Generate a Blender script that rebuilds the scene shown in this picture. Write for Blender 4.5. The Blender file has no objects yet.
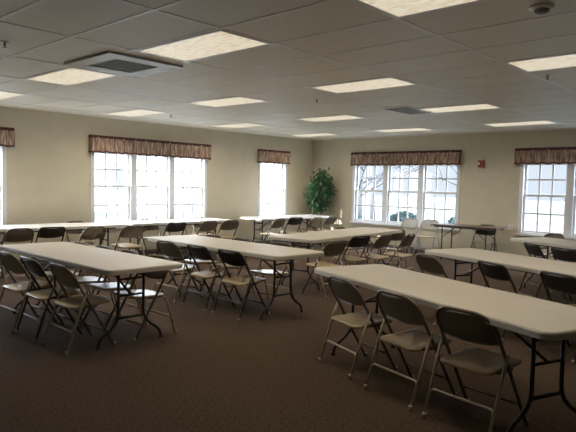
import bpy, bmesh, math, random
from mathutils import Vector, Matrix
R = math.radians
PI = math.pi
scn = bpy.context.scene
COL = scn.collection
rnd = random.Random(7)

# ------------------------------------------------------------------ materials
def new_mat(name):
    m = bpy.data.materials.new(name); m.use_nodes = True
    nt = m.node_tree; b = nt.nodes['Principled BSDF']
    return m, nt, b

def mat(name, col, rough=0.5, metal=0.0, spec=0.5, noise=0.0, nscale=20.0, bump=0.0, bscale=60.0, coat=0.0):
    m, nt, b = new_mat(name)
    b.inputs['Base Color'].default_value = (*col, 1)
    b.inputs['Roughness'].default_value = rough
    b.inputs['Metallic'].default_value = metal
    b.inputs['Specular IOR Level'].default_value = spec
    b.inputs['Coat Weight'].default_value = coat
    b.inputs['Coat Roughness'].default_value = 0.2
    tc = nt.nodes.new('ShaderNodeTexCoord')
    if noise > 0:
        n = nt.nodes.new('ShaderNodeTexNoise'); n.inputs['Scale'].default_value = nscale
        n.inputs['Detail'].default_value = 4
        nt.links.new(tc.outputs['Object'], n.inputs['Vector'])
        r = nt.nodes.new('ShaderNodeValToRGB')
        r.color_ramp.elements[0].position = 0.3; r.color_ramp.elements[1].position = 0.7
        r.color_ramp.elements[0].color = (*[c * (1 - noise) for c in col], 1)
        r.color_ramp.elements[1].color = (*[min(1, c * (1 + noise)) for c in col], 1)
        nt.links.new(n.outputs['Fac'], r.inputs['Fac'])
        nt.links.new(r.outputs['Color'], b.inputs['Base Color'])
    if bump > 0:
        n2 = nt.nodes.new('ShaderNodeTexNoise'); n2.inputs['Scale'].default_value = bscale
        nt.links.new(tc.outputs['Object'], n2.inputs['Vector'])
        bp = nt.nodes.new('ShaderNodeBump'); bp.inputs['Strength'].default_value = bump
        bp.inputs['Distance'].default_value = 0.01
        nt.links.new(n2.outputs['Fac'], bp.inputs['Height'])
        nt.links.new(bp.outputs['Normal'], b.inputs['Normal'])
    return m

M = {}
M['wall'] = mat('wall_paint', (0.665, 0.61, 0.465), 0.75, noise=0.04, nscale=3, bump=0.15, bscale=220)
M['trim'] = mat('white_trim', (0.80, 0.81, 0.83), 0.4)
M['base'] = mat('baseboard_vinyl', (0.16, 0.13, 0.10), 0.5)
M['carpet'] = mat('brown_carpet', (0.095, 0.064, 0.043), 0.95, spec=0.1, noise=0.35, nscale=45, bump=0.7, bscale=260)
M['tile'] = mat('ceiling_tile', (0.86, 0.82, 0.71), 0.48, spec=0.5, noise=0.06, nscale=90, bump=0.3, bscale=300)
M['tbar'] = mat('ceiling_tee', (0.92, 0.91, 0.89), 0.35)
M['plastic'] = mat('table_plastic', (0.61, 0.57, 0.50), 0.5, spec=0.35, noise=0.03, nscale=6, bump=0.04, bscale=400)
M['plastic_glare'] = mat('table_plastic_glare', (0.84, 0.83, 0.82), 0.24, spec=0.6)  # whiter, glossier copy of the table plastic; window glare put into its colour
M['tableleg'] = mat('dark_leg_metal', (0.025, 0.023, 0.022), 0.4, metal=0.2)
M['browntop'] = mat('brown_laminate', (0.10, 0.055, 0.035), 0.3, noise=0.3, nscale=14)
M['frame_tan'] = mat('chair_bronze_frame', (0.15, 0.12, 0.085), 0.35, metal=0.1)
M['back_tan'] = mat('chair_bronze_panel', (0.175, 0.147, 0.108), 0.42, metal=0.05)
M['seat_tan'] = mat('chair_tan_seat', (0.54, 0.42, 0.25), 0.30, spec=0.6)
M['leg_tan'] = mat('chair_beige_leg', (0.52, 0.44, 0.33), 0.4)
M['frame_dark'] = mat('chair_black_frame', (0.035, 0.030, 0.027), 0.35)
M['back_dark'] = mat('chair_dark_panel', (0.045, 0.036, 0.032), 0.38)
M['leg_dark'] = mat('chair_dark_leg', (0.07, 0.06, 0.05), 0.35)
M['frame_pale'] = mat('chair_grey_frame', (0.42, 0.43, 0.45), 0.35, metal=0.3)
M['back_pale'] = mat('chair_pale_panel', (0.64, 0.60, 0.54), 0.45)
M['rubber'] = mat('rubber', (0.05, 0.045, 0.04), 0.7)
M['rubber_grey'] = mat('grey_glide', (0.45, 0.43, 0.40), 0.6)
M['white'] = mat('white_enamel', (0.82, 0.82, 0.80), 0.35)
M['ventgrey'] = mat('vent_enamel', (0.52, 0.51, 0.48), 0.4)
M['grille'] = mat('grey_grille', (0.22, 0.22, 0.21), 0.5)
M['red'] = mat('red_alarm', (0.42, 0.03, 0.02), 0.35)
M['black'] = mat('black_plastic', (0.02, 0.02, 0.022), 0.4)
M['bark'] = mat('bark', (0.17, 0.12, 0.08), 0.85, noise=0.3, nscale=25, bump=0.5, bscale=60)
M['basket'] = mat('wicker', (0.22, 0.13, 0.07), 0.7, noise=0.35, nscale=60, bump=0.6, bscale=120)
M['soil'] = mat('soil', (0.05, 0.035, 0.025), 0.95, noise=0.3, nscale=60)
M['leaf'] = mat('ficus_leaf', (0.03, 0.10, 0.035), 0.35, noise=0.4, nscale=9)
M['lawn'] = mat('winter_lawn', (0.085, 0.10, 0.098), 0.9, noise=0.25, nscale=2)
M['grey_bark'] = mat('grey_bark', (0.085, 0.085, 0.09), 0.9, noise=0.3, nscale=8)
M['shrub'] = mat('shrub_leaf', (0.03, 0.055, 0.055), 0.8, noise=0.4, nscale=6)
M['siding'] = mat('pale_siding', (0.62, 0.64, 0.68), 0.7)
M['roofing'] = mat('grey_shingle', (0.22, 0.22, 0.24), 0.85, noise=0.2, nscale=8)
M['darkglass'] = mat('dark_window', (0.12, 0.15, 0.2), 0.1)
M['asphalt'] = mat('pale_asphalt', (0.11, 0.115, 0.125), 0.9, noise=0.12, nscale=6)

def glass_mat():
    m = bpy.data.materials.new('window_glass'); m.use_nodes = True
    nt = m.node_tree; nt.nodes.clear()
    o = nt.nodes.new('ShaderNodeOutputMaterial'); mx = nt.nodes.new('ShaderNodeMixShader')
    t = nt.nodes.new('ShaderNodeBsdfTransparent'); g = nt.nodes.new('ShaderNodeBsdfGlossy')
    t.inputs['Color'].default_value = (0.94, 0.96, 0.97, 1)
    g.inputs['Roughness'].default_value = 0.02
    lw = nt.nodes.new('ShaderNodeLayerWeight'); lw.inputs['Blend'].default_value = 0.5
    pw = nt.nodes.new('ShaderNodeMath'); pw.operation = 'POWER'; pw.inputs[1].default_value = 5.0
    ma = nt.nodes.new('ShaderNodeMath'); ma.operation = 'MULTIPLY_ADD'; ma.inputs[1].default_value = 0.9; ma.inputs[2].default_value = 0.06
    nt.links.new(lw.outputs['Facing'], pw.inputs[0]); nt.links.new(pw.outputs[0], ma.inputs[0])
    nt.links.new(ma.outputs[0], mx.inputs['Fac'])
    nt.links.new(t.outputs[0], mx.inputs[1]); nt.links.new(g.outputs[0], mx.inputs[2])
    nt.links.new(mx.outputs[0], o.inputs['Surface'])
    return m
M['glass'] = glass_mat()

def lens_mat():
    m, nt, b = new_mat('light_lens')
    tc = nt.nodes.new('ShaderNodeTexCoord')
    mp = nt.nodes.new('ShaderNodeMapping'); mp.inputs['Scale'].default_value = (4, 11, 1)
    n = nt.nodes.new('ShaderNodeTexNoise'); n.inputs['Scale'].default_value = 2.2; n.inputs['Detail'].default_value = 3
    nt.links.new(tc.outputs['Object'], mp.inputs['Vector']); nt.links.new(mp.outputs['Vector'], n.inputs['Vector'])
    r = nt.nodes.new('ShaderNodeValToRGB')
    r.color_ramp.elements[0].position = 0.3; r.color_ramp.elements[0].color = (0.62, 0.50, 0.34, 1)
    r.color_ramp.elements[1].position = 0.7; r.color_ramp.elements[1].color = (0.98, 0.89, 0.70, 1)
    nt.links.new(n.outputs['Fac'], r.inputs['Fac'])
    b.inputs['Base Color'].default_value = (0.3, 0.3, 0.29, 1)
    nt.links.new(r.outputs['Color'], b.inputs['Emission Color'])
    b.inputs['Emission Strength'].default_value = 0.82
    return m
M['lens'] = lens_mat()

def valance_mat():
    m, nt, b = new_mat('valance_fabric')
    tc = nt.nodes.new('ShaderNodeTexCoord')
    mp = nt.nodes.new('ShaderNodeMapping'); mp.inputs['Scale'].default_value = (26, 26, 3.0)
    n = nt.nodes.new('ShaderNodeTexNoise'); n.inputs['Scale'].default_value = 1.6; n.inputs['Detail'].default_value = 5
    nt.links.new(tc.outputs['Object'], mp.inputs['Vector']); nt.links.new(mp.outputs['Vector'], n.inputs['Vector'])
    r = nt.nodes.new('ShaderNodeValToRGB')
    e = r.color_ramp.elements
    e[0].position = 0.30; e[0].color = (0.15, 0.085, 0.07, 1)
    e[1].position = 0.66; e[1].color = (0.66, 0.53, 0.40, 1)
    k = e.new(0.50); k.color = (0.33, 0.22, 0.17, 1)
    nt.links.new(n.outputs['Fac'], r.inputs['Fac'])
    nt.links.new(r.outputs['Color'], b.inputs['Base Color'])
    b.inputs['Roughness'].default_value = 0.9
    return m
M['valance'] = valance_mat()
M['valance_hem'] = mat('valance_hem', (0.10, 0.04, 0.035), 0.9, noise=0.3, nscale=30)

# ------------------------------------------------------------------ helpers
def tag(o, label=None, cat=None, group=None, kind=None):
    if label: o['label'] = label
    if cat: o['category'] = cat
    if group: o['group'] = group
    if kind: o['kind'] = kind
    return o

def obj(name, bm, m, parent=None, smooth=False, loc=None):
    me = bpy.data.meshes.new(name)
    bmesh.ops.recalc_face_normals(bm, faces=bm.faces)
    bm.to_mesh(me); bm.free()
    if smooth:
        for f in me.polygons: f.use_smooth = True
    me.materials.append(m)
    o = bpy.data.objects.new(name, me); COL.objects.link(o)
    if parent: o.parent = parent
    if loc: o.location = loc
    return o

def empty(name, loc=(0, 0, 0), rz=0.0):
    o = bpy.data.objects.new(name, None); COL.objects.link(o)
    o.empty_display_size = 0.1
    o.location = loc; o.rotation_euler = (0, 0, rz)
    return o

def box(bm, x0, x1, y0, y1, z0, z1, bevel=0.0):
    vs = [bm.verts.new(p) for p in [(x0, y0, z0), (x1, y0, z0), (x1, y1, z0), (x0, y1, z0), (x0, y0, z1), (x1, y0, z1), (x1, y1, z1), (x0, y1, z1)]]
    fs = [bm.faces.new([vs[i] for i in q]) for q in [(3, 2, 1, 0), (4, 5, 6, 7), (0, 1, 5, 4), (1, 2, 6, 5), (2, 3, 7, 6), (3, 0, 4, 7)]]
    if bevel > 0:
        es = set(e for f in fs for e in f.edges)
        bmesh.ops.bevel(bm, geom=list(es), offset=bevel, segments=2, profile=0.5, affect='EDGES')
    return bm

def BM(): return bmesh.new()

def tube(bm, pts, r, n=8, closed=False):
    pts = [Vector(p) for p in pts]
    rings = []
    N = len(pts)
    up0 = None
    for i, p in enumerate(pts):
        if i == 0: d = pts[1] - p
        elif i == N - 1: d = p - pts[i - 1]
        else: d = (pts[i + 1] - p).normalized() + (p - pts[i - 1]).normalized()
        d.normalize()
        if up0 is None:
            up0 = Vector((0, 0, 1)) if abs(d.z) < 0.9 else Vector((1, 0, 0))
        a = up0 - d * up0.dot(d)
        if a.length < 1e-4: a = d.orthogonal()
        a.normalize(); up0 = a
        b = d.cross(a)
        rr = r[i] if isinstance(r, (list, tuple)) else r
        rings.append([bm.verts.new(p + (a * math.cos(2 * PI * k / n) + b * math.sin(2 * PI * k / n)) * rr) for k in range(n)])
    for i in range(N - 1):
        for k in range(n):
            bm.faces.new([rings[i][k], rings[i][(k + 1) % n], rings[i + 1][(k + 1) % n], rings[i + 1][k]])
    bm.faces.new(rings[0][::-1]); bm.faces.new(rings[-1])
    return bm

def lathe(bm, prof, n=24, cx=0, cy=0):
    rings = []
    for r, z in prof:
        rings.append([bm.verts.new((cx + r * math.cos(2 * PI * k / n), cy + r * math.sin(2 * PI * k / n), z)) for k in range(n)])
    for i in range(len(prof) - 1):
        for k in range(n):
            bm.faces.new([rings[i][k], rings[i][(k + 1) % n], rings[i + 1][(k + 1) % n], rings[i + 1][k]])
    bm.faces.new(rings[0][::-1]); bm.faces.new(rings[-1])
    return bm

def rounded_outline(hx, hy, rad, seg=6):
    out = []
    for cx, cy, a0 in ((hx - rad, hy - rad, 0), (-hx + rad, hy - rad, 90), (-hx + rad, -hy + rad, 180), (hx - rad, -hy + rad, 270)):
        for k in range(seg + 1):
            a = R(a0 + 90 * k / seg)
            out.append((cx + rad * math.cos(a), cy + rad * math.sin(a)))
    return out

def slab(bm, outline, layers):
    """layers: list of (inset, z); outline is scaled inwards by inset along its normals (convex)."""
    n = len(outline)
    def inset(d):
        res = []
        for i in range(n):
            p0 = Vector(outline[i - 1]); p1 = Vector(outline[(i + 1) % n]); t = (p1 - p0).normalized()
            nrm = Vector((t.y, -t.x))
            res.append(Vector(outline[i]) - nrm * d)
        return res
    rings = []
    for d, z in layers:
        rings.append([bm.verts.new((p.x, p.y, z)) for p in inset(d)])
    for i in range(len(layers) - 1):
        for k in range(n):
            bm.faces.new([rings[i][k], rings[i][(k + 1) % n], rings[i + 1][(k + 1) % n], rings[i + 1][k]])
    bm.faces.new(rings[0][::-1]); bm.faces.new(rings[-1])
    return bm

def copy_tree(o, parent=None):
    c = o.copy(); COL.objects.link(c)
    if parent: c.parent = parent
    for ch in list(o.children):
        copy_tree(ch, c)
    return c

# ------------------------------------------------------------------ camera
YAW, PITCH, ROLL, FPX = 0.7454778, 0.0526947, 0.0226228, 583.02
CAMZ = 1.485
fw = Vector((-math.sin(YAW) * math.cos(PITCH), math.cos(YAW) * math.cos(PITCH), -math.sin(PITCH)))
rt = Vector((math.cos(YAW), math.sin(YAW), 0)); upv = rt.cross(fw)
c, s = math.cos(ROLL), math.sin(ROLL)
rt2 = rt * c + upv * s; up2 = upv * c - rt * s
cam = bpy.data.cameras.new('camera'); co = bpy.data.objects.new('camera', cam); COL.objects.link(co)
cam.sensor_width = 36.0; cam.lens = FPX / 576 * 36.0; cam.clip_start = 0.05; cam.clip_end = 300
mw = Matrix((( rt2.x, up2.x, -fw.x, 0), (rt2.y, up2.y, -fw.y, 0), (rt2.z, up2.z, -fw.z, CAMZ), (0, 0, 0, 1)))
co.matrix_world = mw
scn.camera = co

# ------------------------------------------------------------------ room shell
LX, BY, RX, NY, H = -10.2, 12.03, 4.2, -3.2, 2.695
TH = 0.16
OX, OY = -4.770, 3.018          # ceiling grid origin
TX, TY = 1.2192, 0.6096
Z0, Z1 = 0.60, 2.10             # window sill / head
LEFT_W = [(1.12, 4.0), (5.56, 8.33), (9.97, 10.96)]      # along y
BACK_W = [(-8.88, -5.98), (-4.64, -1.74)]                # along x

bm = BM(); box(bm, LX - TH, RX + TH, NY - TH, BY + TH, -0.12, 0.0)
tag(obj('floor', bm, M['carpet']), kind='structure')

def wall_with_holes(name, axis, pos, thick, a0, a1, holes):
    bm = BM()
    def b(s0, s1, z0, z1):
        if s1 - s0 < 1e-4: return
        if axis == 'x': box(bm, min(pos, pos + thick), max(pos, pos + thick), s0, s1, z0, z1)
        else: box(bm, s0, s1, min(pos, pos + thick), max(pos, pos + thick), z0, z1)
    cur = a0
    for h0, h1 in holes:
        b(cur, h0, 0, H + 0.1); b(h0, h1, 0, Z0); b(h0, h1, Z1, H + 0.1); cur = h1
    b(cur, a1, 0, H + 0.1)
    return tag(obj(name, bm, M['wall']), kind='structure')
wall_with_holes('wall_left', 'x', LX, -TH, NY - TH, BY + TH, LEFT_W)
wall_with_holes('wall_back', 'y', BY, TH, LX, RX + TH, BACK_W)
wall_with_holes('wall_right', 'x', RX, TH, NY - TH, BY, [])
wall_with_holes('wall_front', 'y', NY, -TH, LX, RX, [])

# baseboards
bm = BM(); box(bm, LX, LX + 0.012, NY, BY, 0, 0.10); tag(obj('baseboard_left', bm, M['base']), kind='structure')
bm = BM(); box(bm, LX + 0.012, RX, BY - 0.012, BY, 0, 0.10); tag(obj('baseboard_back', bm, M['base']), kind='structure')

# ceiling with its tee grid
bm = BM(); box(bm, LX, RX, NY, BY, H + 0.003, H + 0.1)
ceil = tag(obj('ceiling', bm, M['tile']), kind='structure')
bm = BM()
i = -5
while OX + i * TX < RX:
    x = OX + i * TX
    if x > LX: box(bm, x - 0.015, x + 0.015, NY, BY, H - 0.002, H + 0.004)
    i += 1
j = -11
while OY + j * TY < BY:
    y = OY + j * TY
    if y > NY: box(bm, LX, RX, y - 0.014, y + 0.014, H - 0.0015, H + 0.004)
    j += 1
grid = obj('ceiling_grid', bm, M['tbar'], ceil); tag(grid, kind='structure')
bm = BM()
box(bm, LX, LX + 0.022, NY, BY, H - 0.006, H + 0.006); box(bm, LX, RX, BY - 0.022, BY, H - 0.006, H + 0.006)
tag(obj('trim_1', bm, M['tile']), kind='structure')

# ------------------------------------------------------------------ windows
def window(name, axis, a0, a1, units, ncol=3):
    """axis 'x': in the left wall (spans y); axis 'y': in the back wall (spans x). Built in local s,d,z; d grows outwards."""
    root = empty(name); tag(root, kind='structure')
    def put(bm, s0, s1, d0, d1, z0, z1):
        if axis == 'x': box(bm, LX - d1, LX - d0, s0, s1, z0, z1)
        else: box(bm, s0, s1, BY + d0, BY + d1, z0, z1)
    bm = BM()      # casing on the room side, jambs and mullions
    cw = 0.06
    put(bm, a0 - 0.012, a0 + cw, -0.012, TH - 0.02, Z0, Z1); put(bm, a1 - cw, a1 + 0.012, -0.012, TH - 0.02, Z0, Z1)
    put(bm, a0 + cw, a1 - cw, -0.012, TH - 0.02, Z1 - 0.05, Z1); put(bm, a0 + cw, a1 - cw, 0.0, TH - 0.02, Z0, Z0 + 0.03)
    mull = 0.13
    w = ((a1 - a0) - 2 * cw - (units - 1) * mull) / units
    spans = []
    for u in range(units):
        s0 = a0 + cw + u * (w + mull); spans.append((s0, s0 + w))
        if u: put(bm, s0 - mull, s0, 0.0, TH - 0.02, Z0 + 0.03, Z1 - 0.05)
    tag(obj('window_frame', bm, M['trim'], root), kind='structure')
    bm = BM(); put(bm, a0 - 0.05, a1 + 0.05, -0.05, 0.0, Z0 - 0.035, Z0)
    tag(obj('window_sill', bm, M['trim'], root), kind='structure')
    zb, zt = Z0 + 0.03, Z1 - 0.05
    zm = 1.39
    for (s0, s1) in spans:
        bm = BM(); st = 0.042
        # lower sash (inner) and upper sash (outer)
        for (lo, hi, d0, d1) in ((zb, zm + 0.02, 0.045, 0.075), (zm - 0.02, zt, 0.080, 0.110)):
            put(bm, s0, s0 + st, d0, d1, lo, hi); put(bm, s1 - st, s1, d0, d1, lo, hi)
            put(bm, s0 + st, s1 - st, d0, d1, lo, lo + st); put(bm, s0 + st, s1 - st, d0, d1, hi - st, hi)
            dm = (d0 + d1) / 2
            for k in range(1, ncol):
                x = s0 + st + (s1 - s0 - 2 * st) * k / ncol
                put(bm, x - 0.017, x + 0.017, dm - 0.008, dm + 0.008, lo + st, hi - st)
            zc = (lo + hi) / 2
            put(bm, s0 + st, s1 - st, dm - 0.0081, dm + 0.0081, zc - 0.017, zc + 0.017)
        tag(obj('window_sash', bm, M['trim'], root), kind='structure')
        bm = BM()
        for (lo, hi, d) in ((zb, zm, 0.0601), (zm, zt, 0.0951)):
            q = [(s0 + st, lo + st), (s1 - st, lo + st), (s1 - st, hi - 0.02), (s0 + st, hi - 0.02)]
            vs = [bm.verts.new((LX - d, a, z) if axis == 'x' else (a, BY + d, z)) for a, z in q]
            bm.faces.new(vs)
        tag(obj('window_pane', bm, M['glass'], root), kind='structure')
    return root
window('window_1', 'x', *LEFT_W[0], 3)
window('window_2', 'x', *LEFT_W[1], 3)
window('window_3', 'x', *LEFT_W[2], 1, 3)
window('window_4', 'y', *BACK_W[0], 3)
window('window_5', 'y', *BACK_W[1], 3)

# gathered valances on rods
def valance(axis, a0, a1, label):
    n = max(24, int((a1 - a0) / 0.02)); rows = [(2.345, 0), (2.33, 0.3), (2.29, 0.55), (2.27, 0.55), (2.2, 0.85), (2.1, 1.0), (2.05, 1.05), (2.02, 1.05)]
    bm = BM()
    L = a1 - a0
    root = empty('valance', (LX, (a0 + a1) / 2, 2.0) if axis == 'x' else ((a0 + a1) / 2, BY, 2.0))
    r_ = random.Random(int(L * 100))
    ph = [r_.uniform(0, 6.28) for _ in range(4)]
    def P(t, z, amp):
        s = -L / 2 + t * L
        g = 0.5 + 0.5 * math.sin(s * 62 + 1.5 * math.sin(s * 9 + ph[0]) + ph[1])
        g2 = 0.5 + 0.5 * math.sin(s * 23 + ph[2])
        d = 0.085 + amp * (0.030 * g + 0.018 * g2)
        zz = z - 2.0 + (0.008 * math.sin(s * 31 + ph[3]) if z < 2.06 else 0)
        return (d, s, zz) if axis == 'x' else (s, -d, zz)
    def strip(rws, nm, m, off=0.0):
        bm = BM()
        V = [[bm.verts.new(P(k / n, z, a)) for k in range(n + 1)] for z, a in rws]
        for i in range(len(rws) - 1):
            for k in range(n):
                bm.faces.new([V[i][k], V[i][k + 1], V[i + 1][k + 1], V[i + 1][k]])
        # returns to the wall at both ends
        for k in (0, n):
            W = [bm.verts.new((0.003, v[k].co.y, v[k].co.z) if axis == 'x' else (v[k].co.x, -0.003, v[k].co.z)) for v in V]
            for i in range(len(rws) - 1):
                bm.faces.new([V[i][k], V[i + 1][k], W[i + 1], W[i]])
        return obj(nm, bm, m, root, smooth=True)
    strip(rows[:3], 'header', M['valance_hem'])
    strip(rows[2:7], 'skirt', M['valance'])
    strip(rows[6:], 'hem', M['valance_hem'])
    bm = BM()
    if axis == 'x': tube(bm, [(0.08, -L / 2 + 0.01, 0.30), (0.08, L / 2 - 0.01, 0.30)], 0.01)
    else: tube(bm, [(-L / 2 + 0.01, -0.08, 0.30), (L / 2 - 0.01, -0.08, 0.30)], 0.01)
    obj('rod', bm, M['white'], root)
    tag(root, label, 'valance', 'gathered window valances')
    return root
valance('x', 1.05, 4.11, 'brown gathered valance cut off by the left edge of the photo')
valance('x', 5.50, 8.38, 'long brown gathered valance over the triple window of the left wall')
valance('x', 9.91, 10.99, 'short brown gathered valance over the narrow single window near the corner')
valance('y', -8.90, -5.96, 'brown gathered valance over the triple window right of the potted tree')
valance('y', -4.74, -1.62, 'dark brown gathered valance cut off by the right edge of the photo')

# ------------------------------------------------------------------ ceiling fixtures
def make_light():
    root = empty('ceiling_light', (0, 0, H))
    hx, hy = TX / 2 - 0.014, TY / 2 - 0.014
    bm = BM()
    t = 0.026
    for b in ((-hx, hx, -hy, -hy + t), (-hx, hx, hy - t, hy), (-hx, -hx + t, -hy + t, hy - t), (hx - t, hx, -hy + t, hy - t)):
        box(bm, *b, -0.006, 0.002)
    obj('frame', bm, M['white'], root)
    bm = BM(); box(bm, -hx + t, hx - t, -hy + t, hy - t, -0.003, 0.002)
    obj('lens', bm, M['lens'], root)
    return root
LAMPS = []
proto = None
light_labels = {
    (-4, 0): 'lit ceiling troffer cut off at the left edge of the photo by the left wall',
    (-4, 4): 'thin lit ceiling troffer above the left end of the long left valance',
    (-4, 8): 'faint ceiling troffer close to the left wall before the narrow window',
    (-4, 12): 'faint ceiling troffer over the corner with the potted tree',
    (-2, 0): 'lit ceiling troffer just left of the square air vent',
    (-2, 4): 'lit ceiling troffer in the next row behind the square air vent',
    (-2, 8): 'small lit ceiling troffer between the middle lights, in line with the corner',
    (-2, 12): 'thin lit ceiling troffer close to the back wall above the triple window',
    (0, 0): 'large lit ceiling troffer right beside the square air vent',
    (0, 4): 'lit ceiling troffer in the middle of the ceiling',
    (0, 8): 'lit ceiling troffer right beside the small dark vent',
    (0, 12): 'thin lit ceiling troffer above the fire alarm side of the back wall',
    (2, 0): 'large lit ceiling troffer cut off by the top edge of the photo',
    (2, 4): 'lit ceiling troffer cut off by the right edge of the photo',
}
for (i, j), lab in light_labels.items():
    if proto is None: proto = make_light(); o = proto
    else: o = copy_tree(proto)
    o.location = (OX + (i + 0.5) * TX, OY + (j + 0.5) * TY, H)
    tag(o, lab, 'ceiling light', 'ceiling troffers')
    LAMPS.append(o)

# square air diffuser between two lights
root = empty('air_vent', (-5.41, 3.30, H)); tag(root, 'square white ceiling air vent with grey grille between two lights', 'vent')
bm = BM()
for (a, b_, c_, d_) in ((-0.45, 0.45, -0.42, -0.25), (-0.45, 0.45, 0.25, 0.42), (-0.45, -0.27, -0.25, 0.25), (0.27, 0.45, -0.25, 0.25)):
    box(bm, a, b_, c_, d_, -0.022, -0.001)
fr = obj('frame', bm, M['ventgrey'], root)
bm = BM(); box(bm, -0.27, 0.27, -0.25, 0.25, -0.010, -0.002); obj('grille', bm, M['grille'], root)
bm = BM()
for k in range(9):
    y = -0.22 + k * 0.055
    box(bm, -0.268, 0.268, y - 0.006, y + 0.006, -0.018, -0.0101)
obj('louvre', bm, M['grille'], root)
# small dark vent
root = empty('ceiling_vent', (-4.86, 7.98, H)); tag(root, 'small dark slotted ceiling vent far back beside a light', 'vent')
bm = BM(); box(bm, -0.22, 0.22, -0.42, 0.42, -0.01, -0.001); obj('frame', bm, M['white'], root)
bm = BM()
for k in range(5):
    x = -0.16 + 0.08 * k
    box(bm, x - 0.025, x + 0.025, -0.37, 0.37, -0.018, -0.0101)
obj('slot', bm, M['grille'], root)
# smoke detector
root = empty('smoke_detector', (-1.44, 3.97, H)); tag(root, 'round white smoke detector on the ceiling at the upper right', 'smoke detector')
bm = BM(); lathe(bm, [(0.074, -0.001), (0.078, -0.006), (0.076, -0.016), (0.052, -0.022)]); obj('base', bm, M['white'], root, True)
bm = BM(); lathe(bm, [(0.048, -0.022), (0.046, -0.038), (0.03, -0.046), (0.012, -0.049)]); obj('cover', bm, M['grille'], root, True)
# sprinklers
def sprinkler(x, y, lab):
    root = empty('fire_sprinkler', (x, y, H)); tag(root, lab, 'sprinkler', 'ceiling sprinklers')
    bm = BM(); lathe(bm, [(0.035, -0.0005), (0.034, -0.006), (0.012, -0.010)], 16); obj('escutcheon', bm, M['white'], root, True)
    bm = BM(); lathe(bm, [(0.011, -0.010), (0.011, -0.03), (0.004, -0.034), (0.004, -0.045), (0.018, -0.046), (0.018, -0.049)], 12); obj('head', bm, M['grille'], root)
sprinkler(-5.42, 2.12, 'small ceiling sprinkler at the upper left edge of the photo')
sprinkler(-2.21, 6.34, 'small ceiling sprinkler below the troffer at the right edge')
sprinkler(-5.30, 6.28, 'small ceiling sprinkler in the middle of the ceiling')
sprinkler(-8.72, 6.29, 'small ceiling sprinkler close to the left wall')

# fire alarm
root = empty('fire_alarm', (-5.49, BY, 2.04)); tag(root, 'red wall fire alarm with white strobe between the back windows', 'fire alarm')
bm = BM(); box(bm, -0.062, 0.062, -0.045, -0.001, -0.075, 0.075, 0.008); obj('housing', bm, M['red'], root)
bm = BM(); box(bm, -0.05, -0.008, -0.062, -0.0455, -0.032, 0.032, 0.006); obj('strobe', bm, M['white'], root)
bm = BM()
for k in range(5): box(bm, 0.008, 0.05, -0.047, -0.0452, -0.05 + 0.022 * k, -0.04 + 0.022 * k)
obj('sounder_slot', bm, M['black'], root)
# white plate added to stand for a small bright spot on the wall
root = empty('bright_spot_plate', (-4.80, BY, 0.72)); tag(root, 'small white plate standing for a bright wall spot left of the right-hand window', 'outlet')
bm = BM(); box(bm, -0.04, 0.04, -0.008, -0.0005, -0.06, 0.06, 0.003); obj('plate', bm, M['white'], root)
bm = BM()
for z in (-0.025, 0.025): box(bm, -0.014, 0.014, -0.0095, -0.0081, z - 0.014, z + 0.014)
obj('plate_inset', bm, M['rubber_grey'], root)

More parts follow.
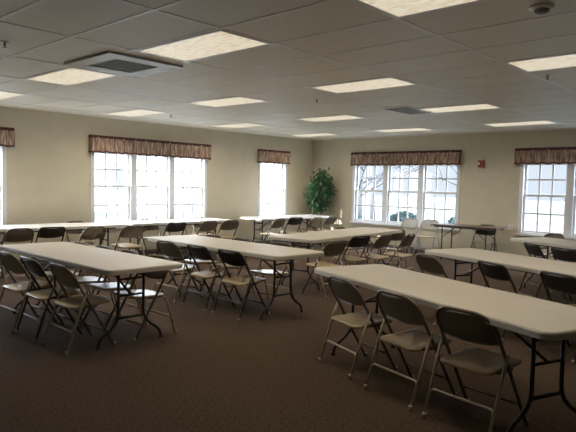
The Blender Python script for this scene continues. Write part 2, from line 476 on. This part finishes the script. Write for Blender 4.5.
# ------------------------------------------------------------------ tables
def make_table(Lt, Dt, top_mat, name='folding_table', thick=0.05, wish=True):
    root = empty(name)
    hx, hy = Lt / 2, Dt / 2
    bm = BM()
    zt = 0.74
    slab(bm, rounded_outline(hx, hy, 0.075 if wish else 0.03, 7),
         [(0.02, zt - thick), (0.0, zt - thick + 0.004), (0.0, zt - 0.014), (0.004, zt - 0.005), (0.013, zt)])
    obj('tabletop', bm, top_mat, root)
    if wish:
        for sy in (-1, 1):
            bm = BM(); box(bm, -hx + 0.22, hx - 0.22, sy * 0.24 - 0.012, sy * 0.24 + 0.012, zt - thick - 0.03, zt - thick - 0.0005)
            obj('apron_rail', bm, M['tableleg'], root)
        for sx in (-1, 1):
            x = sx * (hx - 0.30)
            for sy in (-1, 1):
                pts = [(x, sy * 0.13, zt - thick - 0.001), (x, sy * 0.13, 0.30), (x, sy * 0.137, 0.25), (x, sy * 0.16, 0.20), (x, sy * 0.21, 0.15),
                       (x, sy * 0.285, 0.10), (x, sy * 0.315, 0.06), (x, sy * 0.325, 0.012)]
                bm = BM(); tube(bm, pts, 0.0135, 8)
                lg = obj('leg', bm, M['tableleg'], root, True)
                bm = BM(); lathe(bm, [(0.018, 0.0), (0.019, 0.02), (0.015, 0.03)], 10, x, sy * 0.325)
                obj('foot_cap', bm, M['rubber'], lg, True)
            for zz in (0.245, 0.60):
                bm = BM(); tube(bm, [(x, -0.133, zz), (x, 0.133, zz)], 0.0125 if zz < 0.5 else 0.010)
                obj('crossbar', bm, M['tableleg'], root, True)
            bm = BM(); tube(bm, [(x, 0.0, 0.45), (x - sx * 0.46, 0.0, zt - thick - 0.010)], 0.010)
            obj('brace', bm, M['tableleg'], root, True)
            bm = BM(); tube(bm, [(x, -0.132, 0.45), (x, 0.132, 0.45)], 0.010)
            obj('crossbar', bm, M['tableleg'], root, True)
    else:
        for sy in (-1, 1):
            bm = BM(); box(bm, -hx + 0.08, hx - 0.08, sy * (hy - 0.04) - 0.01, sy * (hy - 0.04) + 0.01, zt - thick - 0.03, zt - thick - 0.0005)
            obj('apron_rail', bm, M['tableleg'], root)
        for sx in (-1, 1):
            x = sx * (hx - 0.24)
            for sy in (-1, 1):
                bm = BM(); tube(bm, [(x, sy * (hy - 0.09), zt - thick - 0.001), (x, sy * (hy - 0.09), 0.0)], 0.013)
                obj('leg', bm, M['tableleg'], root, True)
                bm = BM(); tube(bm, [(x, sy * (hy - 0.09), 0.47), (x - sx * 0.30, sy * (hy - 0.09), zt - thick - 0.01)], 0.008)
                obj('brace', bm, M['tableleg'], root, True)
            bm = BM(); tube(bm, [(x, -hy + 0.09, 0.20), (x, hy - 0.09, 0.20)], 0.010)
            obj('crossbar', bm, M['tableleg'], root, True)
    return root

GT = 'white folding tables'
def place_table(src, x, y, deg, lab, first=False):
    o = src if first else copy_tree(src)
    o.location = (x, y, 0); o.rotation_euler = (0, 0, R(deg)); o.scale = (1, 1, 1)
    return tag(o, lab, 'table', GT)
TA = make_table(2.46, 0.78, M['plastic'])
place_table(TA, -2.10, 3.975, -20.4, 'long white folding table in the right foreground, nearest the camera', True).scale = (1.045, 1, 1)
place_table(TA, -5.585, 2.955, -1.0, 'long white folding table in the left foreground')
place_table(TA, -5.45, 4.82, -2.0, 'long white folding table behind the left foreground table').scale = (1.045, 1, 1)
place_table(TA, -2.30, 6.24, -20.8, 'white folding table in the middle of the three on the right')
place_table(TA, -2.36, 8.93, -23.5, 'white folding table in front of the window at the right edge')
TB = make_table(2.92, 0.84, M['plastic'])
place_table(TB, -5.75, 7.52, 97.0, 'white folding table set lengthways towards the back wall, chairs along its right side', True)
TD = make_table(2.46, 0.78, M['plastic_glare'])
place_table(TD, -9.35, 1.95, 90, 'white folding table along the left wall at the left edge of the photo', True)
place_table(TD, -9.35, 4.42, 90, 'white folding table along the left wall, left of the triple window')
place_table(TD, -9.45, 6.95, 90, 'white folding table along the left wall right under the triple window')
place_table(TD, -9.52, 10.25, 90, 'white folding table along the left wall under the narrow window, ending at the potted tree')
TC = make_table(1.44, 0.60, M['browntop'], 'folding_table', 0.028, False)
TC.location = (-5.40, 11.34, 0); TC.rotation_euler = (0, 0, R(-1))
tag(TC, 'thin brown folding table standing against the back wall below the fire alarm', 'table')

# ------------------------------------------------------------------ folding chairs
def make_chair(kind):
    square = kind == 'dark'
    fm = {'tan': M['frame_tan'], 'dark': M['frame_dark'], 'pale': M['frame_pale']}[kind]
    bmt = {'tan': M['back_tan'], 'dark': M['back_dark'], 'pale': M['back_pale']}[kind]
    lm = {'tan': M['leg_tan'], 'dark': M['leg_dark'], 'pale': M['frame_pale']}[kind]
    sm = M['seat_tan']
    root = empty('folding_chair')
    yF, yT, zT = 0.24, -0.20, 0.755
    Lf = math.hypot(yF - yT, zT)
    dirv = Vector((0, yT - yF, zT)).normalized(); nrm = Vector((0, -dirv.z, dirv.y))   # nrm points backwards (towards the sitter's back side)
    def pl(u, v, off=0.0):
        p = Vector((u, yF, 0)) + dirv * v + nrm * off
        return p
    hw = 0.205 if square else 0.215; rad = 0.055 if square else 0.125
    rt_ = 0.0115
    v_top = Lf - rt_
    pts = []
    pts.append(pl(-hw, 0.012)); pts.append(pl(-hw, 0.4)); pts.append(pl(-hw, v_top - rad))
    for k in range(1, 8):
        a = R(180 - 90 * k / 8); pts.append(pl(-hw + rad + rad * math.cos(a), v_top - rad + rad * math.sin(a)))
    pts.append(pl(-hw + rad, v_top)); pts.append(pl(hw - rad, v_top))
    for k in range(1, 8):
        a = R(90 - 90 * k / 8); pts.append(pl(hw - rad + rad * math.cos(a), v_top - rad + rad * math.sin(a)))
    pts.append(pl(hw, v_top - rad)); pts.append(pl(hw, 0.4)); pts.append(pl(hw, 0.012))
    bm = BM(); tube(bm, pts, rt_, 8)
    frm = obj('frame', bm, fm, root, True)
    for sx in (-1, 1):
        bm = BM(); p = pl(sx * hw, 0.0); lathe(bm, [(0.014, 0.0), (0.015, 0.03), (0.012, 0.036)], 10, p.x, p.y + 0.001)
        obj('foot_cap', bm, M['rubber_grey'], frm, True)
    # curved sheet backrest filling the arch
    v0 = Lf * (0.735 if not square else 0.785)
    rows, cols = 10, 14
    bm = BM(); V = []
    for i in range(rows + 1):
        v = v0 + (v_top - 0.004 - v0) * i / rows
        w = hw - 0.004
        d = v - (v_top - rad)
        if d > 0: w = hw - rad + math.sqrt(max(0.0, rad * rad - d * d)) - 0.003
        row = []
        for k in range(cols + 1):
            t = -1 + 2 * k / cols
            row.append(bm.verts.new(pl(w * t, v - (0.012 * (1 - t * t) if i == 0 else 0), 0.022 * (1 - t * t))))
        V.append(row)
    for i in range(rows):
        for k in range(cols): bm.faces.new([V[i][k], V[i][k + 1], V[i + 1][k + 1], V[i + 1][k]])
    bmesh.ops.solidify(bm, geom=list(bm.faces), thickness=0.006)
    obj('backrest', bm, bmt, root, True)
    # seat pan
    bm = BM()
    out = rounded_outline(0.19, 0.195, 0.05, 6)
    slab(bm, out, [(0.02, -0.022), (0.004, -0.020), (0.0, -0.012), (0.0, -0.002), (0.006, 0.004), (0.03, 0.006), (0.07, 0.002)])
    bmesh.ops.rotate(bm, verts=bm.verts, cent=(0, 0, 0), matrix=Matrix.Rotation(R(3.5), 3, 'X'))
    bmesh.ops.translate(bm, verts=bm.verts, vec=(0, 0.035, 0.402))
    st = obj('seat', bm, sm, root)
    # seat hinge brackets
    for sx in (-1, 1):
        bm = BM(); box(bm, min(sx * 0.186, sx * 0.2035), max(sx * 0.186, sx * 0.2035), -0.085, 0.075, 0.377, 0.395)
        obj('bracket', bm, fm, root)
    # rear legs
    for sx in (-1, 1):
        bm = BM(); tube(bm, [(sx * 0.2385, -0.045, 0.50), (sx * 0.2385, -0.09, 0.39), (sx * 0.232, -0.215, 0.012)], 0.0108, 8)
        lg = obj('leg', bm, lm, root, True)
        bm = BM(); lathe(bm, [(0.0135, 0.0), (0.0145, 0.03), (0.012, 0.036)], 10, sx * 0.232, -0.217)
        obj('foot_cap', bm, M['rubber_grey'], lg, True)
    bm = BM()
    tube(bm, [(-0.234, -0.172, 0.14), (-0.225, -0.160, 0.175), (-0.205, -0.157, 0.185), (0.205, -0.157, 0.185), (0.225, -0.160, 0.175), (0.234, -0.172, 0.14)], 0.0085, 8)
    obj('rear_stretcher', bm, lm, root, True)
    a, b = pl(-hw, 0.17), pl(hw, 0.17)
    bm = BM(); tube(bm, [a, b], 0.0075, 8); obj('front_stretcher', bm, fm, root, True)
    return root

CH = {k: make_chair(k) for k in ('tan', 'dark', 'pale')}
used = set()
def chair(kind, tx, ty, deg, label, group):
    """tx, ty: where the middle of the top rail stands; deg 0 faces the back wall, 90 the left wall."""
    o = CH[kind] if kind not in used else copy_tree(CH[kind])
    used.add(kind)
    a = R(deg); off = Vector((0, -0.20))
    ox = math.cos(a) * off.x - math.sin(a) * off.y; oy = math.sin(a) * off.x + math.cos(a) * off.y
    o.location = (tx - ox, ty - oy, 0); o.rotation_euler = (0, 0, a)
    tag(o, label, 'chair', group)
    return o
g = 'chairs on the near side of the right foreground table'
chair('tan', -2.85, 3.70, -20, 'tan folding chair at the far left end of the right foreground table', g)
chair('tan', -2.19, 3.46, -15, 'tan folding chair between two others at the right foreground table', g)
chair('tan', -1.61, 3.315, -9, 'tan folding chair nearest the camera at the right foreground table', g)
g = 'chairs on the near side of the left foreground table'
chair('tan', -5.97, 2.33, 2, 'tan folding chair cut off by the left edge, at the left foreground table', g)
chair('dark', -5.45, 2.33, -3, 'dark folding chair second from the left at the left foreground table', g)
chair('tan', -4.90, 2.35, -2, 'tan folding chair nearest the camera at the left foreground table', g)
g = 'chairs pushed in at the far side of the left foreground table'
chair('tan', -6.50, 3.42, 180, 'folding chair pushed in furthest left at the far side of the left foreground table', g)
chair('tan', -5.96, 3.42, 181, 'folding chair second from left at the far side of the left foreground table', g)
chair('tan', -5.42, 3.42, 179, 'folding chair third from left at the far side of the left foreground table', g)
chair('tan', -4.88, 3.41, 182, 'folding chair with its seat under the right end of the left foreground table', g)
g = 'chairs on the near side of the table behind'
chair('tan', -6.08, 4.31, 2, 'tan round-backed folding chair, leftmost in front of the second left table', g)
chair('dark', -5.44, 4.30, -4, 'dark square-backed folding chair, middle of three in front of the second left table', g)
chair('dark', -4.83, 4.27, -3, 'dark square-backed folding chair, rightmost in front of the second left table', g)
g = 'chairs at the far side of the table behind'
chair('tan', -6.38, 5.38, 180, 'folding chair pushed in at the far left side of the second left table', g)
chair('tan', -5.80, 5.40, 178, 'folding chair pushed in at the far middle of the second left table', g)
chair('tan', -5.08, 5.40, 181, 'folding chair pushed in at the far right side of the second left table', g)
g = 'chairs along the lengthways table'
chair('tan', -4.80, 6.20, 88, 'folding chair at the near end of the row beside the lengthways table', g)
chair('dark', -5.06, 7.12, 84, 'dark folding chair second in the row beside the lengthways table', g)
chair('tan', -4.98, 7.66, 92, 'brown folding chair third in the row beside the lengthways table', g)
chair('tan', -4.86, 8.20, 98, 'brown round-backed folding chair at the far end of the row beside the lengthways table', g)
chair('tan', -6.40, 8.30, -84, 'folding chair peeking over the left edge of the lengthways table', g)
chair('tan', -5.70, 9.06, 187, 'folding chair peeking over the far end of the lengthways table', g)
g = 'chairs in front of the tables along the left wall'
chair('tan', -8.80, 3.67, 90, 'brown round-backed folding chair at the left edge in front of the wall tables', g)
chair('dark', -8.82, 4.17, 88, 'black square-backed folding chair second from left in front of the wall tables', g)
chair('tan', -8.57, 4.77, 96, 'brown folding chair pulled out below the left jamb of the triple window', g)
chair('tan', -8.50, 5.42, 92, 'brown folding chair with tan seat below the left mullion of the triple window', g)
chair('dark', -8.74, 6.48, 88, 'black square-backed folding chair below the right pane of the triple window', g)
chair('tan', -8.84, 7.36, 94, 'brown folding chair, left one of the pair between the triple and the narrow window', g)
chair('tan', -8.88, 7.94, 86, 'brown folding chair, right one of the pair between the triple and the narrow window', g)
chair('tan', -8.72, 9.22, 98, 'folding chair below the narrow window in front of the wall table', g)
chair('dark', -8.90, 9.94, 84, 'black folding chair just right of the narrow window', g)
chair('tan', -8.75, 10.53, 95, 'folding chair below the left side of the potted tree', g)
chair('tan', -8.78, 11.12, 96, 'rightmost folding chair of the wall row, below the potted tree', g)
g = 'chairs behind the tables along the left wall'
chair('tan', -9.93, 5.10, -90, 'folding chair back peeking over the wall table left of the triple window', g)
chair('tan', -9.93, 6.60, -90, 'folding chair back seen before the middle pane of the triple window', g)
chair('tan', -9.93, 7.25, -90, 'folding chair back seen before the right pane of the triple window', g)
chair('tan', -9.93, 7.92, -90, 'folding chair back seen at the right jamb of the triple window', g)
g = 'chairs in front of the middle right table'
chair('tan', -3.24, 5.76, -24, 'brown round-backed folding chair at the left end of the middle right table', g)
chair('dark', -2.47, 5.70, -26, 'black square-backed folding chair in front of the middle right table', g)
chair('dark', -1.74, 5.44, -24, 'black folding chair at the right edge in front of the middle right table', g)
g = 'chairs at the rear right table'
chair('dark', -3.02, 8.28, -42, 'black folding chair turned aside in front of the rear right table', g)
chair('dark', -2.48, 7.95, -24, 'black folding chair at the right edge in front of the rear right table', g)
chair('tan', -3.42, 10.55, 158, 'folding chair behind the rear right table before the window', g)
chair('tan', -5.20, 11.82, 180, 'folding chair with its back to the wall behind the thin brown table', 'chairs along the back wall')
g = 'pale chairs below the back window'
chair('pale', -6.95, 11.70, 178, 'pale folding chair under the back window, left one of the pair', g)
chair('pale', -6.44, 11.68, 182, 'pale folding chair under the back window, next to the thin brown table', g)
for o in COL.objects:
    if o.get('group') == g: o.scale = (0.96, 1.0, 1.06)

# ------------------------------------------------------------------ potted tree
root = empty('potted_ficus_tree', (-9.60, 11.62, 0)); tag(root, 'tall green ficus tree in the corner of the room behind the wall table', 'tree')
bm = BM(); lathe(bm, [(0.13, 0.0), (0.16, 0.02), (0.19, 0.30), (0.20, 0.31), (0.18, 0.31), (0.175, 0.27)], 24)
pot = obj('basket', bm, M['basket'], root, True)
bm = BM(); lathe(bm, [(0.168, 0.255), (0.168, 0.272), (0.10, 0.28)], 20); obj('soil', bm, M['soil'], root)
bm = BM()
tips = []
for k in range(3):
    a = k * 2.1
    pts = [(0.03 * math.cos(a), 0.03 * math.sin(a), 0.27)]
    for t in range(1, 6):
        aa = a + t * 0.7
        pts.append((0.045 * math.cos(aa), 0.045 * math.sin(aa), 0.27 + t * 0.17))
    tube(bm, pts, [0.016, 0.015, 0.014, 0.013, 0.012, 0.009], 7)
    for q in range(7):
        an = rnd.uniform(0, 2 * PI); p0 = Vector(pts[-1 - (q % 2)])
        p1 = p0 + Vector((math.cos(an) * rnd.uniform(.12, .34), math.sin(an) * rnd.uniform(.12, .34), rnd.uniform(.05, .6)))
        tube(bm, [p0, (p0 + p1) / 2 + Vector((0, 0, .05)), p1], [0.007, 0.005, 0.002], 5); tips.append(p1)
obj('trunk', bm, M['bark'], root, True)
bm = BM()
def leaf(bm, p, d, L, w):
    d = d.normalized(); side = d.cross(Vector((rnd.uniform(-.3, .3), rnd.uniform(-.3, .3), 1))).normalized()
    nn = side.cross(d)
    a = bm.verts.new(p); m1 = bm.verts.new(p + d * L * .45 + side * w + nn * 0.006); m2 = bm.verts.new(p + d * L * .45 - side * w + nn * 0.006)
    mm = bm.verts.new(p + d * L * .45 - nn * 0.004); e = bm.verts.new(p + d * L - Vector((0, 0, L * .15)))
    bm.faces.new([a, m1, mm]); bm.faces.new([a, mm, m2]); bm.faces.new([m1, e, mm]); bm.faces.new([mm, e, m2])
cnt = 0
clumps = []
for q in range(46):
    while True:
        u = Vector((rnd.uniform(-1, 1), rnd.uniform(-1, 1), rnd.uniform(-1, 1)))
        if 0.35 < u.length < 1: break
    clumps.append(Vector((u.x * (0.23 + 0.05 * u.z) + 0.10 * u.z, u.y * 0.25, 1.40 + u.z * 0.48)))
while cnt < 2100:
    cpt = rnd.choice(clumps)
    p = cpt + Vector((rnd.gauss(0, .075), rnd.gauss(0, .075), rnd.gauss(0, .085)))
    d = Vector((p.x, p.y, 0)) * 1.2 + Vector((rnd.uniform(-.5, .5), rnd.uniform(-.5, .5), rnd.uniform(-.9, .1)))
    L = rnd.uniform(.06, .11)
    wx = p.x - 9.60; wy = p.y + 11.62
    if wx < LX + 0.10 or wy > BY - 0.10: continue
    leaf(bm, p, d, L, L * .24); cnt += 1
fo = obj('foliage', bm, M['leaf'], root)

# ------------------------------------------------------------------ outside
bm = BM(); box(bm, -90, 40, -40, 110, -0.45, -0.30)
for o_ in (obj('lawn', bm, M['lawn']),): tag(o_, kind='structure')
bm = BM(); box(bm, -40, 30, 24, 31, -0.2999, -0.27)
tag(obj('road', bm, M['asphalt']), kind='structure')

def bare_tree(x, y, h, lab, seed):
    r_ = random.Random(seed)
    root = empty('bare_tree', (x, y, -0.3)); tag(root, lab, 'tree', 'bare trees outside')
    bm = BM()
    top = Vector((r_.uniform(-.3, .3), r_.uniform(-.3, .3), h))
    pts = [Vector((0, 0, 0)).lerp(top, t / 6) + Vector((r_.uniform(-.08, .08), r_.uniform(-.08, .08), 0)) for t in range(7)]
    pts[0] = Vector((0, 0, 0))
    tube(bm, pts, [0.17, 0.15, 0.13, 0.11, 0.09, 0.06, 0.02], 9)
    obj('trunk', bm, M['grey_bark'], root, True)
    bm = BM()
    for k in range(22):
        t = r_.uniform(.18, .95); p0 = Vector((0, 0, 0)).lerp(top, t); a = r_.uniform(0, 2 * PI); Lb = (1.1 - t) * h * r_.uniform(.25, .5)
        d = Vector((math.cos(a), math.sin(a), r_.uniform(.3, .9))).normalized()
        p1 = p0 + d * Lb * .5 + Vector((0, 0, .1)); p2 = p0 + d * Lb
        tube(bm, [p0, p1, p2], [0.045, 0.028, 0.008], 6)
        for q in range(4):
            a2 = r_.uniform(0, 2 * PI); d2 = (d + Vector((math.cos(a2), math.sin(a2), .3)) * .8).normalized()
            s0 = p0.lerp(p2, r_.uniform(.35, .9)); tube(bm, [s0, s0 + d2 * Lb * .45], [0.016, 0.004], 5)
    obj('branches', bm, M['grey_bark'], root, True)
bare_tree(-12.0, 16.6, 7.5, 'bare grey tree outside behind the left pane of the back window', 1)
bare_tree(-9.6, 20.0, 9.0, 'thin bare tree outside further back behind the middle of the back window', 2)
bare_tree(-17.5, 25.5, 9.0, 'bare tree outside far left behind the back window', 3)
bare_tree(-5.3, 24.0, 8.5, 'bare tree outside behind the window at the right edge', 4)

def shrub(x, y, rx, h, lab, seed):
    r_ = random.Random(seed)
    root = empty('evergreen_shrub', (x, y, -0.3)); tag(root, lab, 'shrub', 'shrubs outside')
    bm = BM()
    for k in range(6): tube(bm, [(0, 0, 0), (r_.uniform(-.5, .5) * rx, r_.uniform(-.5, .5) * rx, h * .7)], [0.03, 0.01], 5)
    obj('stems', bm, M['grey_bark'], root)
    bm = BM()
    for k in range(1500):
        while True:
            u = Vector((r_.uniform(-1, 1), r_.uniform(-1, 1), r_.uniform(-1, 1)))
            if u.length < 1: break
        u = u.normalized() * u.length ** .4
        p = Vector((u.x * rx, u.y * rx, h * .52 + u.z * h * .48))
        d = Vector((u.x, u.y, u.z + .4)) + Vector((r_.uniform(-.6, .6), r_.uniform(-.6, .6), r_.uniform(-.6, .6)))
        d.normalize(); sd = d.orthogonal().normalized(); L = r_.uniform(.07, .13)
        a = bm.verts.new(p); b = bm.verts.new(p + d * L * .5 + sd * L * .3); e = bm.verts.new(p + d * L); f = bm.verts.new(p + d * L * .5 - sd * L * .3)
        bm.faces.new([a, b, e, f])
    obj('foliage', bm, M['shrub'], root)
shrub(-8.9, 14.6, 0.55, 1.05, 'dark green shrub outside the middle of the back window', 5)
shrub(-7.3, 15.4, 0.75, 1.05, 'dark green shrub outside the right pane of the back window', 6)
shrub(-11.6, 15.2, 0.8, 0.95, 'low green shrub outside the left pane of the back window', 8)

# neighbouring house seen faintly through the left triple window
root = empty('neighbour_house', (-34, 14.0, -0.3), R(0)); tag(root, 'pale sided house outside beyond the triple window of the left wall', 'house')
bm = BM(); box(bm, -4, 4, -6, 6, 0, 4.6); obj('wall', bm, M['siding'], root)
bm = BM()
vs = [bm.verts.new(p) for p in [(-4.5, -6.4, 4.6), (4.5, -6.4, 4.6), (0, -6.4, 7.4), (-4.5, 6.4, 4.6), (4.5, 6.4, 4.6), (0, 6.4, 7.4)]]
for q in ((0, 1, 2), (5, 4, 3), (1, 4, 5, 2), (0, 2, 5, 3), (0, 3, 4, 1)): bm.faces.new([vs[k] for k in q])
obj('roof', bm, M['roofing'], root)
for y in (-4, -1.3, 1.3, 4):
    bm = BM(); box(bm, 4.0005, 4.05, y - .5, y + .5, 1.2, 2.9)
    w_ = obj('window', bm, M['white'], root)
    bm = BM(); box(bm, 4.0505, 4.06, y - .42, y + .42, 1.28, 2.82); obj('pane', bm, M['darkglass'], w_)

# ------------------------------------------------------------------ light
w = bpy.data.worlds.new('world'); scn.world = w; w.use_nodes = True
nt = w.node_tree; bg = nt.nodes['Background']
tc = nt.nodes.new('ShaderNodeTexCoord'); sx = nt.nodes.new('ShaderNodeSeparateXYZ'); rp = nt.nodes.new('ShaderNodeValToRGB')
nt.links.new(tc.outputs['Generated'], sx.inputs[0]); nt.links.new(sx.outputs['Z'], rp.inputs['Fac'])
rp.color_ramp.elements[0].position = 0.0; rp.color_ramp.elements[0].color = (0.84, 0.93, 1.04, 1)
rp.color_ramp.elements[1].position = 0.6; rp.color_ramp.elements[1].color = (0.78, 0.88, 1.0, 1)
nt.links.new(rp.outputs['Color'], bg.inputs['Color'])
# low in the north the sky is much dimmer than on the sun's side
mrg = nt.nodes.new('ShaderNodeMapRange'); mrg.interpolation_type = 'SMOOTHSTEP'
mrg.inputs['From Min'].default_value = 0.83; mrg.inputs['From Max'].default_value = 0.70
mrg.inputs['To Min'].default_value = 1.0; mrg.inputs['To Max'].default_value = 15.5
nt.links.new(sx.outputs['Y'], mrg.inputs['Value']); nt.links.new(mrg.outputs['Result'], bg.inputs['Strength'])

sd = bpy.data.lights.new('sun', 'SUN'); so = bpy.data.objects.new('sun', sd); COL.objects.link(so)
sd.energy = 16.0; sd.angle = R(0.6); sd.color = (1.0, 0.96, 0.90)
so.rotation_euler = Vector((0.56, 1.0, -0.41)).to_track_quat('-Z', 'Y').to_euler()
so.location = (-20, -10, 12)

def portal(x, y, z, rot, a, b):
    ld = bpy.data.lights.new('window_portal', 'AREA'); ld.shape = 'RECTANGLE'; ld.size = a; ld.size_y = b
    ld.cycles.is_portal = True
    lo = bpy.data.objects.new('window_portal', ld); COL.objects.link(lo)
    lo.location = (x, y, z); lo.rotation_euler = rot
for a0, a1 in LEFT_W: portal(LX - TH - 0.01, (a0 + a1) / 2, (Z0 + Z1) / 2, Vector((1, 0, 0)).to_track_quat('-Z', 'Z').to_euler(), a1 - a0, Z1 - Z0)
for a0, a1 in BACK_W: portal((a0 + a1) / 2, BY + TH + 0.01, (Z0 + Z1) / 2, Vector((0, -1, 0)).to_track_quat('-Z', 'Z').to_euler(), a1 - a0, Z1 - Z0)

# the fluorescent tubes' downward light, one lamp in each fixture
ld = bpy.data.lights.new('troffer_lamp', 'AREA'); ld.shape = 'RECTANGLE'; ld.size = TX - 0.12; ld.size_y = TY - 0.12
ld.energy = 11.0; ld.color = (1.0, 0.86, 0.66); ld.spread = R(145)
for o in LAMPS:
    lo = bpy.data.objects.new('troffer_lamp', ld); COL.objects.link(lo)
    lo.parent = o; lo.location = (0, 0, -0.012)

# ------------------------------------------------------------------ colour management
vs_ = scn.view_settings
scn.display_settings.display_device = 'sRGB'
vs_.view_transform = 'Standard'; vs_.look = 'None'; vs_.exposure = 0.0; vs_.gamma = 1.0; vs_.use_curve_mapping = False
